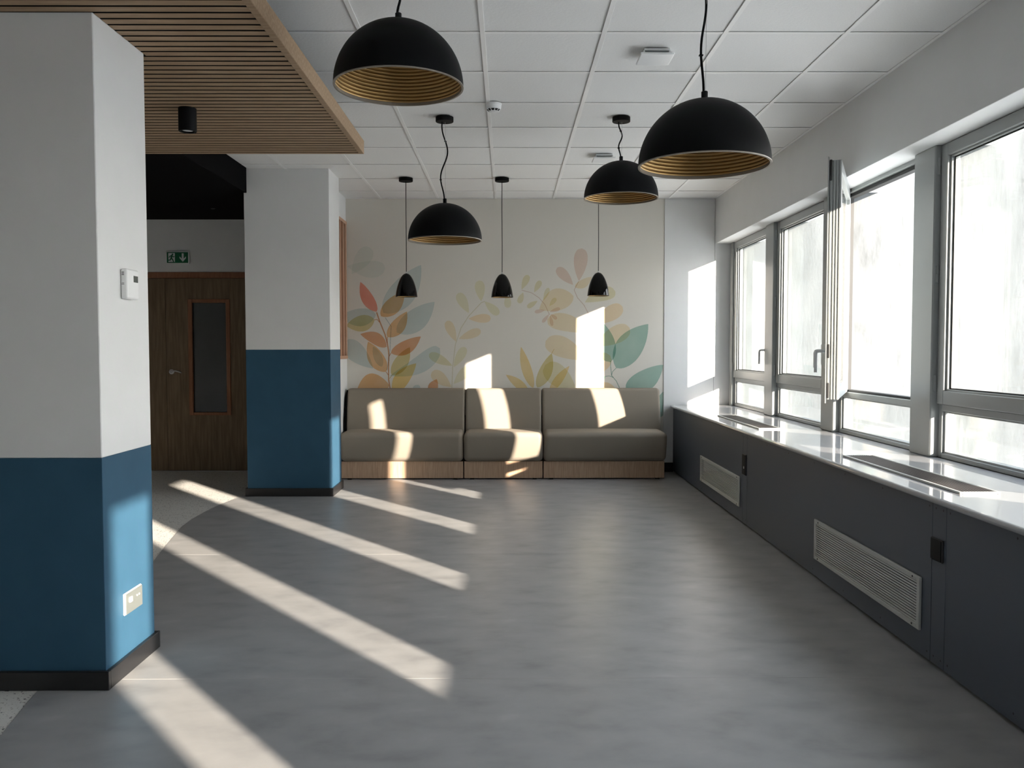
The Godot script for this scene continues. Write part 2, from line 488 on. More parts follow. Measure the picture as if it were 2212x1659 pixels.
# ---------------------------------------------------------------- the scene
func _ready() -> void:
	# camera
	var cam := Camera3D.new()
	cam.name = "camera"
	cam.position = Vector3(0, 1.30, 0)
	cam.rotation = Vector3(-0.0422173, -0.0048632, -0.0007023)
	cam.fov = 48.975
	cam.near = 0.05
	cam.far = 400.0
	add_child(cam)
	cam.current = true
	# sky
	var sky := ProceduralSkyMaterial.new()
	sky.sky_top_color = lin(0.56, 0.66, 0.80)
	sky.sky_horizon_color = lin(1.0, 0.965, 0.88)
	sky.sky_curve = 0.25
	sky.ground_bottom_color = lin(0.30, 0.30, 0.29)
	sky.ground_horizon_color = lin(0.50, 0.50, 0.50)
	sky.sky_energy_multiplier = SKY
	sky.ground_energy_multiplier = 1.0
	var env := Environment.new()
	env.background_mode = Environment.BG_SKY
	env.sky = Sky.new()
	env.sky.sky_material = sky
	env.tonemap_mode = Environment.TONE_MAPPER_LINEAR
	env.tonemap_exposure = 1.8
	env.sdfgi_enabled = true
	env.ssao_enabled = true
	env.ssil_enabled = true
	var we := WorldEnvironment.new()
	we.name = "environment"
	we.environment = env
	add_child(we)
	# low morning sun from behind the windows: for each metre across the room it drops 0.415 m and runs 1.19 m along
	var sun := DirectionalLight3D.new()
	sun.name = "sun"
	add_child(sun)
	sun.look_at_from_position(Vector3(1.0, 0.415, 1.19), Vector3.ZERO)
	sun.light_color = lin(1.0, 0.88, 0.74)
	sun.light_energy = SUN
	sun.light_angular_distance = 0.55
	sun.shadow_enabled = true
	sun.sky_mode = DirectionalLight3D.SKY_MODE_LIGHT_ONLY

	make_materials()
	build_floor()
	build_ceiling()
	build_walls()
	build_pillars()
	build_windows()
	build_outside()
	build_door()
	build_canopy()
	build_counter()
	build_sofas()
	build_pendants()
	build_small_things()

# ---------------------------------------------------------------- floor
func build_floor() -> void:
	var fl := structure("floor", "grey vinyl floor meeting pale speckled terrazzo along a curve", "floor")
	part(fl, "slab", sh().span(Vector3(-5.2, -0.3, -9.6), Vector3(2.6, -0.06, REAR + 0.2)), mats["concrete"])
	part(fl, "terrazzo", sh().span(Vector3(-5.2, -0.06, -9.0), Vector3(-1.2, -0.002, REAR + 0.1)), mats["terrazzo"])
	var edge := [Vector2(-1.30, 2.5), Vector2(-1.33, 0.8), Vector2(-1.42, -0.6), Vector2(-1.55, -1.8), Vector2(-1.707, -2.788), Vector2(-1.75, -2.97), Vector2(-1.79, -3.16), Vector2(-1.90, -3.75), Vector2(-2.04, -4.45), Vector2(-2.177, -5.147),
		Vector2(-2.245, -5.45), Vector2(-2.33, -5.85), Vector2(-2.385, -6.12), Vector2(-2.415, -6.40), Vector2(-2.42, -6.70), Vector2(-2.405, -7.0), Vector2(-2.37, -7.28), Vector2(-2.32, -7.52), Vector2(-1.70, -7.60), Vector2(-1.69, -8.84)]
	var cuts := [2.5, 0.743, -1.266, -3.275, -5.284, -7.293, -8.84]
	var place := func(p: Vector2, d: float) -> Vector3: return Vector3(p.x, d, p.y)
	for i in cuts.size() - 1:
		var near: float = cuts[i] - 0.0015
		var far: float = cuts[i + 1] + 0.0015
		var poly := PackedVector2Array([Vector2(1.80, near), Vector2(edge_x(edge, near), near)])
		for e: Vector2 in edge:
			if e.y < near and e.y > far:
				poly.append(e)
		poly.append(Vector2(edge_x(edge, far), far))
		poly.append(Vector2(1.80, far))
		part(fl, "vinyl_sheet", sh().prism(poly, place, -0.02, 0.0), mats["vinyl"])
		if i > 0:
			var z: float = cuts[i]
			part(fl, "weld_seam", sh().span(Vector3(edge_x(edge, z), -0.02, z - 0.0014), Vector3(1.80, 0.0004, z + 0.0014)), mats["weld"])
	part(fl, "screed", sh().span(Vector3(-1.2, -0.06, -9.0), Vector3(2.6, -0.021, REAR + 0.1)), mats["concrete"])

func edge_x(edge: Array, z: float) -> float:
	for i in edge.size() - 1:
		var a: Vector2 = edge[i]
		var b: Vector2 = edge[i + 1]
		if z <= a.y and z >= b.y:
			return lerpf(a.x, b.x, (a.y - z) / maxf(1e-5, a.y - b.y))
	return edge[0].x

# ---------------------------------------------------------------- ceiling
func build_ceiling() -> void:
	var ce := structure("ceiling", "suspended ceiling of square white tiles in a white metal grid", "ceiling")
	part(ce, "slab", sh().span(Vector3(-5.2, 2.93, -9.6), Vector3(2.6, 3.15, REAR + 0.2)), mats["white paint"])
	var xs := [-2.266]
	for k in range(-1, 6):
		xs.append(-1.324 + 0.6 * k)
	xs.append(RIGHT)
	var zs := [BACK]
	for j in range(7, -12, -1):
		zs.append(-4.230 - 0.6 * j)
	zs.append(REAR)
	var cache := {}
	for i in xs.size() - 1:
		for j in zs.size() - 1:
			var size := Vector3(xs[i + 1] - xs[i] - 0.012, 0.015, zs[j + 1] - zs[j] - 0.012)
			var key := "%.3f %.3f" % [size.x, size.z]
			if not cache.has(key):
				cache[key] = sh().box(Vector3.ZERO, size, 0.002).mesh()
			part(ce, "ceiling_tile", cache[key], mats["ceiling tile"], Transform3D(Basis(), Vector3((xs[i] + xs[i + 1]) * 0.5, CEIL + 0.0135, (zs[j] + zs[j + 1]) * 0.5)))
	var long := sh().span(Vector3(-0.012, 0, BACK), Vector3(0.012, 0.004, REAR), 0.0008).mesh()
	for i in range(1, xs.size() - 1):
		part(ce, "main_tee", long, mats["tee white"], Transform3D(Basis(), Vector3(xs[i], CEIL, 0)))
	for j in range(1, zs.size() - 1):
		for i in xs.size() - 1:
			var wide: float = xs[i + 1] - xs[i] - 0.0246
			var key := "tee %.3f" % wide
			if not cache.has(key):
				cache[key] = sh().box(Vector3(0, 0.0026, 0), Vector3(wide, 0.003, 0.024), 0.0006).mesh()
			part(ce, "cross_tee", cache[key], mats["tee white"], Transform3D(Basis(), Vector3((xs[i] + xs[i + 1]) * 0.5, CEIL, zs[j])))
	part(ce, "edge_trim", sh().span(Vector3(RIGHT - 0.02, CEIL + 0.001, BACK), Vector3(RIGHT, CEIL + 0.004, REAR)), mats["tee white"])
	part(ce, "edge_trim", sh().span(Vector3(-1.684, CEIL + 0.001, BACK), Vector3(RIGHT - 0.02, CEIL + 0.004, BACK + 0.02)), mats["tee white"])
	var dk := structure("ceiling_dark", "dropped black ceiling over the corridor beside the blue pillars", "ceiling")
	part(dk, "soffit", sh().span(Vector3(-5.2, 2.65, -8.91), Vector3(-2.266, 2.93, REAR), 0.003), mats["dark ceiling"])
	part(dk, "ceiling_light_ring", sh().lathe(Vector3(-2.84, 2.645, -8.2), PackedVector2Array([Vector2(0.0, 0.0), Vector2(0.018, 0.0), Vector2(0.022, 0.003), Vector2(0.022, 0.006)]), 20), mats["screw"])

# ---------------------------------------------------------------- walls
func build_walls() -> void:
	var white: Material = mats["white paint"]
	var wb := structure("wall_back", "end wall papered with a watercolour leaf mural behind the banquette", "wall")
	part(wb, "masonry", sh().span(Vector3(-2.0, -0.02, -9.15), Vector3(2.6, 2.93, BACK - 0.004)), white)
	var print := StandardMaterial3D.new()
	print.resource_name = "mural print"
	print.albedo_texture = mural_texture(-1.684, 1.634, 0.0, CEIL)
	print.roughness = 0.75
	print.metallic_specular = 0.3
	var q := Shape.new()
	q.quad(Vector3(-1.684, 0, BACK), Vector3(1.634, 0, BACK), Vector3(1.634, CEIL, BACK), Vector3(-1.684, CEIL, BACK), Vector3(0, 0, 1))
	for p in q.v:
		q.uv.append(Vector2((p.x + 1.684) / 3.318, 1.0 - p.y / CEIL))
	var mural := part(wb, "mural_wallpaper", q, print)
	mural.set_meta("label", "cream wallpaper printed with orange, beige and teal leaves")
	part(wb, "lining_panel", sh().span(Vector3(1.634, 0, BACK - 0.003), Vector3(2.157, CEIL, -8.833), 0.002), white)
	part(wb, "lining_panel", sh().span(Vector3(2.1605, 0, BACK - 0.003), Vector3(2.42, 2.392, -8.833), 0.002), white)
	var bb := structure("baseboard_back", "black skirting board along the end wall beside the banquette", "skirting")
	part(bb, "skirting_board", sh().span(Vector3(1.60, 0, -8.833), Vector3(1.74, 0.098, -8.820), 0.002), mats["black skirting"])
	# right wall: lintel above the windows, parapet under them
	var wr := structure("wall_right", "plain white wall band above the row of windows", "wall")
	part(wr, "lintel", sh().span(Vector3(RIGHT, 2.39, BACK), Vector3(2.60, 2.93, REAR), 0.002), white)
	part(wr, "parapet", sh().span(Vector3(2.34, -0.3, BACK), Vector3(2.58, 0.70, REAR)), mats["concrete"])
	# left partition behind the second pillar, with a timber screen set into it
	var wl := structure("wall_left", "narrow white partition beside the mural with a timber screen in it", "wall")
	part(wl, "partition", sh().span(Vector3(-1.90, 0, BACK), Vector3(-1.684, 1.194, -7.80)), white)
	part(wl, "partition", sh().span(Vector3(-1.90, 2.614, BACK), Vector3(-1.684, 2.93, -7.80)), white)
	part(wl, "partition", sh().span(Vector3(-1.90, 1.194, BACK), Vector3(-1.80, 2.614, -7.80)), white)
	part(wl, "corridor_wall", sh().span(Vector3(-5.4, -0.02, -9.6), Vector3(-5.2, 2.93, REAR)), white)
	var sc := thing("timber_screen", "tall framed screen of upright timber fins between pillar and mural", "screen", Vector3(-1.684, 1.194, -8.83))
	var tim: Material = mats["screen timber"]
	var hi := 1.42
	part(sc, "backing", sh().span(Vector3(-0.114, 0.0, 0.0), Vector3(-0.10, hi, 1.0)), mats["red timber"])
	part(sc, "rail", sh().span(Vector3(-0.10, 0.0, 0.0), Vector3(0.012, 0.032, 1.0), 0.002), tim)
	part(sc, "rail", sh().span(Vector3(-0.10, hi - 0.032, 0.0), Vector3(0.012, hi, 1.0), 0.002), tim)
	for k in 7:
		var z := 0.012 + 0.155 * k
		part(sc, "fin", sh().span(Vector3(-0.10, 0.032, z), Vector3(0.010, hi - 0.032, z + (0.05 if k == 0 else 0.026)), 0.002), tim)
	# door wall at the end of the corridor
	var wd := structure("wall_corridor", "grey-white wall above the timber door", "wall")
	part(wd, "masonry", sh().span(Vector3(-5.2, 2.102, -9.12), Vector3(-1.90, 2.93, -8.91)), white)
	part(wd, "masonry", sh().span(Vector3(-5.2, 0, -9.12), Vector3(-3.96, 2.102, -8.91)), white)
	part(wd, "masonry", sh().span(Vector3(-2.56, 0, -9.12), Vector3(-1.90, 2.102, -8.91)), white)
	part(wd, "inner_room", sh().span(Vector3(-4.2, -0.02, -9.62), Vector3(-2.3, 2.3, -9.60)), mats["casing"])
	part(wd, "inner_room", sh().span(Vector3(-4.2, -0.02, -9.6), Vector3(-4.1, 2.3, -9.12)), mats["casing"])
	part(wd, "inner_room", sh().span(Vector3(-2.4, -0.02, -9.6), Vector3(-2.3, 2.3, -9.12)), mats["casing"])
	part(wd, "inner_room", sh().span(Vector3(-4.2, 2.3, -9.6), Vector3(-2.3, 2.4, -9.12)), mats["casing"])
	var wf := structure("wall_front", "white wall closing the lounge", "wall")
	part(wf, "masonry", sh().span(Vector3(-5.4, -0.02, REAR), Vector3(2.60, 2.93, REAR + 0.2)), white)

# ---------------------------------------------------------------- pillars
func build_pillars() -> void:
	for d: Array in [[-2.15, -1.535, -3.62, -3.18, 0.887, "square pillar, white over low blue band, carrying thermostat and power socket"], [-2.292, -1.552, -7.82, -7.39, 1.29, "square pillar, white over tall blue band, between door and banquette"]]:
		var t := thing("pillar", d[5], "pillar", Vector3((d[0] + d[1]) * 0.5, 0, (d[2] + d[3]) * 0.5))
		t.set_meta("kind", "structure")
		var w: float = d[1] - d[0]
		var l: float = d[3] - d[2]
		var split: float = d[4]
		part(t, "white_shaft", sh().span(Vector3(-w / 2, split, -l / 2), Vector3(w / 2, 2.93, l / 2), 0.003), mats["white paint"])
		part(t, "blue_shaft", sh().span(Vector3(-w / 2, 0, -l / 2), Vector3(w / 2, split, l / 2), 0.0015), mats["blue paint"])
		for s: float in [-1.0, 1.0]:
			part(t, "skirting_board", sh().span(Vector3(-w / 2 - 0.017, 0, s * l / 2), Vector3(w / 2 + 0.017, 0.072, s * (l / 2 + 0.017)), 0.002), mats["black skirting"])
			part(t, "skirting_board", sh().span(Vector3(s * w / 2, 0, -l / 2), Vector3(s * (w / 2 + 0.017), 0.072, l / 2), 0.002), mats["black skirting"])

# ---------------------------------------------------------------- windows
func ring(s: Shape, a: Vector3, b: Vector3, side: float, low: float, high: float, ch := 0.003) -> Shape:
	s.span(a, Vector3(b.x, b.y, a.z + side), ch)
	s.span(Vector3(a.x, a.y, b.z - side), b, ch)
	s.span(Vector3(a.x, a.y, a.z + side), Vector3(b.x, a.y + low, b.z - side), ch)
	s.span(Vector3(a.x, b.y - high, a.z + side), Vector3(b.x, b.y, b.z - side), ch)
	return s

func build_windows() -> void:
	var paint: Material = mats["window paint"]
	var from := [-8.71]
	from.append_array(POSTS)
	var where := ["next to the end wall", "second from the end wall", "with its sash swung open into the room", "fourth from the end wall, beyond the open one", "", "", "", ""]
	for k in 8:
		var zh: float = from[k]
		var w: float = POSTS[k] - 0.24 - zh
		var win := structure("window_%d" % (k + 1), ("grey-white framed window " + where[k]) if where[k] else "grey-white framed casement window beyond the fourth, one of a row", "window")
		if k > 3:
			win.set_meta("group", "windows beyond the fourth along the counter")
		win.position = Vector3(2.335, COUNTER, zh)
		var fixed := sh()
		ring(fixed, Vector3(0.012, 0, 0), Vector3(0.08, 1.688, w), 0.032, 0.026, 0.03)
		fixed.span(Vector3(0.012, 0.255, 0.032), Vector3(0.08, 0.292, w - 0.032), 0.003)
		part(win, "outer_frame", fixed, paint)
		part(win, "lower_pane", sh().span(Vector3(0.040, 0.024, 0.030), Vector3(0.058, 0.257, w - 0.030)), mats["glass"])
		var bead := sh()
		ring(bead, Vector3(0.026, 0.024, 0.030), Vector3(0.040, 0.257, w - 0.030), 0.014, 0.012, 0.012, 0.002)
		part(win, "glazing_bead", bead, paint)
		var ws := sh()
		ring(ws, Vector3(0.030, 0.291, 0.031), Vector3(0.078, 1.66, w - 0.031), 0.010, 0.016, 0.026, 0.001)
		part(win, "weather_seal", ws, mats["seal"])
		# the casement that opens
		var sw := w - 0.010
		var sash := part(win, "sash", ring(sh(), Vector3(0, 0, 0), Vector3(0.068, 1.388, sw), 0.066, 0.072, 0.064), paint, Transform3D(Basis(Vector3.UP, deg_to_rad(-24.6) if k == 2 else 0.0), Vector3(-0.004, 0.293, 0.005)))
		part(sash, "pane", sh().span(Vector3(0.034, 0.070, 0.064), Vector3(0.054, 1.326, sw - 0.064)), mats["glass"])
		var sb := sh()
		ring(sb, Vector3(0.016, 0.070, 0.064), Vector3(0.034, 1.326, sw - 0.064), 0.014, 0.012, 0.012, 0.002)
		part(sash, "glazing_bead", sb, paint)
		var gs := sh()
		ring(gs, Vector3(0.032, 0.071, 0.065), Vector3(0.034, 1.325, sw - 0.065), 0.022, 0.018, 0.018, 0.0)
		part(sash, "seal", gs, mats["seal"])
		for y: float in [0.11, 0.70, 1.28]:
			part(sash, "hinge", sh().lathe(Vector3(-0.008, y - 0.045, -0.002), PackedVector2Array([Vector2(0, 0), Vector2(0.008, 0), Vector2(0.008, 0.043), Vector2(0.0065, 0.044), Vector2(0.0065, 0.047), Vector2(0.008, 0.048), Vector2(0.008, 0.09), Vector2(0, 0.09)]), 12), paint)
		var hz := sw - 0.033
		var hy := 0.285
		var hd := part(sash, "handle", sh().box(Vector3(-0.006, hy - 0.03, hz), Vector3(0.012, 0.15, 0.03), 0.004), mats["white plastic"])
		part(hd, "lever", sh().tube([Vector3(-0.008, hy, hz), Vector3(-0.045, hy, hz), Vector3(-0.056, hy - 0.004, hz), Vector3(-0.061, hy - 0.016, hz), Vector3(-0.062, hy - 0.12, hz), Vector3(-0.062, hy - 0.126, hz)], 0.0095, 10), mats["white plastic"])
		if k == 2:
			for r: Array in [[0.006, 0.018], [0.024, 0.034], [0.040, 0.050], [0.056, 0.066]]:
				part(sash, "edge_rib", sh().span(Vector3(r[0], 0.002, sw), Vector3(r[1], 1.386, sw + 0.006), 0.002), paint)
			part(sash, "flange", sh().span(Vector3(-0.006, -0.02, sw - 0.005), Vector3(0.0, 1.405, sw + 0.02), 0.001), paint)
			for g: Array in [[0.01, 0.10], [0.245, 0.325], [1.27, 1.39]]:
				part(sash, "lock_gear", sh().span(Vector3(0.003, g[0], sw + 0.001), Vector3(0.017, g[1], sw + 0.011), 0.003), mats["seal"])
			part(win, "stay_arm", sh().tube([Vector3(0.03, 0.2935, 0.08), Vector3(-0.09, 0.2965, 0.24)], 0.004, 8), mats["steel"])
	# posts between the windows
	var posts := structure("trim_1", "row of grey-white posts standing between the windows on the counter", "post")
	for k in POSTS.size():
		var c: float = POSTS[k]
		part(posts, "window_post", sh().span(Vector3(2.30, COUNTER, c - 0.215), Vector3(2.42, 2.391, c), 0.006), paint)
		part(posts, "cover_strip", sh().span(Vector3(2.306, COUNTER, c - 0.243), Vector3(2.42, 2.391, c - 0.2175), 0.003), paint)
	part(posts, "jamb", sh().span(Vector3(2.315, COUNTER, -8.80), Vector3(2.42, 2.391, -8.712), 0.004), paint)

# ---------------------------------------------------------------- outside
func build_outside() -> void:
	var fac := structure("facade", "stained concrete fins outside between the windows", "facade")
	for k in POSTS.size():
		var c: float = POSTS[k]
		part(fac, "concrete_fin", sh().span(Vector3(2.421, -0.3, c - 0.24), Vector3(2.96, 3.4, c), 0.008), mats["concrete"])
	part(fac, "concrete_fin", sh().span(Vector3(2.421, -0.3, -9.1), Vector3(2.96, 3.4, -8.71), 0.008), mats["concrete"])
	var gr := structure("ground", "pale paving outside the building", "ground")
	part(gr, "paving", sh().span(Vector3(2.6, -0.5, -60), Vector3(80, -0.3, 60)), mats["outdoor paving"])

# ---------------------------------------------------------------- door
func build_door() -> void:
	var d := structure("door_1", "brown oak door with a tall narrow glazed panel", "door")
	d.position = Vector3(-3.602, 0, -8.91)
	var oak: Material = mats["door oak"]
	part(d, "head_rail", sh().span(Vector3(-0.36, 2.040, -0.06), Vector3(1.05, 2.102, 0.012), 0.002), mats["red timber"])
	part(d, "side_leaf", sh().span(Vector3(-0.36, 0.008, -0.045), Vector3(-0.002, 2.036, -0.003), 0.0015), oak)
	var leaf := sh()
	leaf.span(Vector3(0.002, 0.008, -0.045), Vector3(0.24, 2.036, -0.003), 0.001)
	leaf.span(Vector3(0.665, 0.008, -0.045), Vector3(1.0, 2.036, -0.003), 0.001)
	leaf.span(Vector3(0.24, 0.008, -0.045), Vector3(0.665, 0.610, -0.003))
	leaf.span(Vector3(0.24, 1.800, -0.045), Vector3(0.665, 2.036, -0.003))
	var lf := part(d, "door_leaf", leaf, oak)
	var fr := sh()
	fr.span(Vector3(0.235, 0.596, -0.02), Vector3(0.279, 1.821, 0.008), 0.004)
	fr.span(Vector3(0.634, 0.596, -0.02), Vector3(0.677, 1.821, 0.008), 0.004)
	fr.span(Vector3(0.279, 0.596, -0.02), Vector3(0.634, 0.628, 0.008), 0.004)
	fr.span(Vector3(0.279, 1.781, -0.02), Vector3(0.634, 1.821, 0.008), 0.004)
	part(lf, "glazing_frame", fr, mats["red timber"])
	part(lf, "pane", sh().span(Vector3(0.27, 0.62, -0.028), Vector3(0.64, 1.79, -0.020)), mats["door glass"])
	var hd := part(lf, "handle", sh().lathe(Vector3(0.055, 1.056, 0), PackedVector2Array([Vector2(0, 0.0), Vector2(0.026, 0.0), Vector2(0.026, 0.008), Vector2(0.011, 0.010), Vector2(0.011, 0.05), Vector2(0, 0.05)]), 20), mats["steel"])
	hd.transform = Transform3D(Basis(Vector3.RIGHT, PI / 2), Vector3(0, 1.056, -0.003)) * Transform3D(Basis(), Vector3(0, -1.056, 0))
	part(lf, "lever", sh().tube([Vector3(0.05, 1.056, 0.045), Vector3(0.08, 1.066, 0.05), Vector3(0.115, 1.067, 0.05), Vector3(0.15, 1.058, 0.048), Vector3(0.175, 1.048, 0.046)], 0.0085, 8), mats["steel"])
	part(d, "threshold", sh().span(Vector3(-0.36, -0.002, -0.10), Vector3(1.05, 0.006, 0.01), 0.002), mats["steel"])
	# exit sign above the door
	var s := thing("exit_sign", "green emergency exit sign with running figure and down arrow above the door", "sign", Vector3(-3.4545, 2.2515, -8.91))
	part(s, "housing", sh().box(Vector3(0, 0, 0.014), Vector3(0.238, 0.128, 0.028), 0.003), mats["white plastic"])
	part(s, "green_face", sh().box(Vector3(0, 0, 0.029), Vector3(0.222, 0.112, 0.002), 0.0005), mats["sign green"])
	var flat := func(p: Vector2, dd: float) -> Vector3: return Vector3(p.x, p.y, dd)
	part(s, "white_doorway", sh().prism(PackedVector2Array([Vector2(-0.094, -0.046), Vector2(-0.026, -0.046), Vector2(-0.026, 0.046), Vector2(-0.094, 0.046)]), flat, 0.030, 0.0308), mats["sign white"])
	part(s, "arrow", sh().prism(PackedVector2Array([Vector2(0.056, -0.044), Vector2(0.090, -0.006), Vector2(0.090, 0.012), Vector2(0.066, -0.012), Vector2(0.066, 0.044), Vector2(0.046, 0.044), Vector2(0.046, -0.012), Vector2(0.022, 0.012), Vector2(0.022, -0.006)]), flat, 0.030, 0.0308), mats["sign white"])
	var man := sh()
	var head := PackedVector2Array()
	for k in 12:
		head.append(Vector2(-0.050, 0.033) + Vector2(cos(TAU * k / 12), sin(TAU * k / 12)) * 0.0085)
	man.prism(head, flat, 0.0308, 0.0314)
	for limb: Array in [[-0.058, 0.022, -0.064, -0.008, 0.009], [-0.056, 0.020, -0.078, 0.014, 0.0045], [-0.078, 0.014, -0.086, 0.000, 0.004], [-0.056, 0.018, -0.040, 0.006, 0.0045], [-0.040, 0.006, -0.030, 0.010, 0.004], [-0.062, -0.006, -0.048, -0.024, 0.006], [-0.048, -0.024, -0.040, -0.044, 0.005], [-0.066, -0.006, -0.074, -0.026, 0.006], [-0.074, -0.026, -0.092, -0.028, 0.005]]:
		var a := Vector2(limb[0], limb[1])
		var b := Vector2(limb[2], limb[3])
		var o: Vector2 = (b - a).orthogonal().normalized() * limb[4]
		var e: Vector2 = (b - a).normalized() * limb[4] * 0.6
		man.prism(PackedVector2Array([a - e + o * 0.7, a + o, b + o, b + e + o * 0.6, b + e - o * 0.6, b - o, a - o, a - e - o * 0.7]), flat, 0.0308, 0.0313)
	part(s, "running_figure", man, mats["sign green"])

# ---------------------------------------------------------------- slatted canopy
func build_canopy() -> void:
	var y0 := 2.537
	var t := thing("slatted_canopy", "hanging oak slat ceiling raft wrapped around the near white pillar", "ceiling raft", Vector3(-0.914, y0, -5.43))
	var oak: Material = mats["slat oak"]
	var wide := 2.75
	var long := 3.83
	part(t, "side_board", sh().span(Vector3(-0.032, 0, 0), Vector3(0, 0.083, long), 0.002), oak)
	part(t, "side_board", sh().span(Vector3(-wide, 0, 0), Vector3(-wide + 0.03, 0.083, long), 0.002), oak)
	part(t, "end_board", sh().span(Vector3(-wide + 0.03, 0, 0), Vector3(-0.032, 0.083, 0.022), 0.002), oak)
	part(t, "end_board", sh().span(Vector3(-wide + 0.03, 0, long - 0.022), Vector3(-0.032, 0.083, long), 0.002), oak)
	part(t, "backing_felt", sh().span(Vector3(-wide + 0.03, 0.0048, 0.022), Vector3(-0.032, 0.080, long - 0.022)), mats["gap black"])
	var full := sh().span(Vector3(-wide + 0.03, 0.003, 0), Vector3(-0.032, 0.0048, 0.042), 0.0006).mesh()
	var short := sh().span(Vector3(-0.619, 0.003, 0), Vector3(-0.032, 0.0048, 0.042), 0.0006).mesh()
	var stub := sh().span(Vector3(-wide + 0.03, 0.003, 0), Vector3(-1.238, 0.0048, 0.042), 0.0006).mesh()
	var n := 63
	for k in n:
		var z := 0.022 + 0.0165 + 0.0585 * k
		if z + 0.042 > long - 0.025:
			break
		var zw := -5.43 + z
		if zw + 0.042 > -3.622 and zw < -3.178:
			part(t, "slat", short, oak, Transform3D(Basis(), Vector3(0, 0, z)))
			part(t, "slat", stub, oak, Transform3D(Basis(), Vector3(0, 0, z)))
		else:
			part(t, "slat", full, oak, Transform3D(Basis(), Vector3(0, 0, z)))
	for p: Vector2 in [Vector2(-0.3, 0.4), Vector2(-0.3, 3.4), Vector2(-1.0, 0.4), Vector2(-1.0, 3.4)]:
		part(t, "hanger_rod", sh().tube([Vector3(p.x, 0.07, p.y), Vector3(p.x, CEIL - y0, p.y)], 0.003, 6), mats["steel"])
	var l := thing("downlight", "small black cylinder downlight under the oak slat raft", "light", Vector3(-1.655, y0, -4.42))
	part(l, "body", sh().lathe(Vector3.ZERO, PackedVector2Array([Vector2(0.030, -0.098), Vector2(0.034, -0.116), Vector2(0.043, -0.116), Vector2(0.045, -0.113), Vector2(0.045, 0.002), Vector2(0.0, 0.002)]), 40), mats["black matt"])
	part(l, "lamp_lens", sh().lathe(Vector3.ZERO, PackedVector2Array([Vector2(0.0, -0.110), Vector2(0.028, -0.109), Vector2(0.032, -0.104)]), 32), mats["white plastic"])

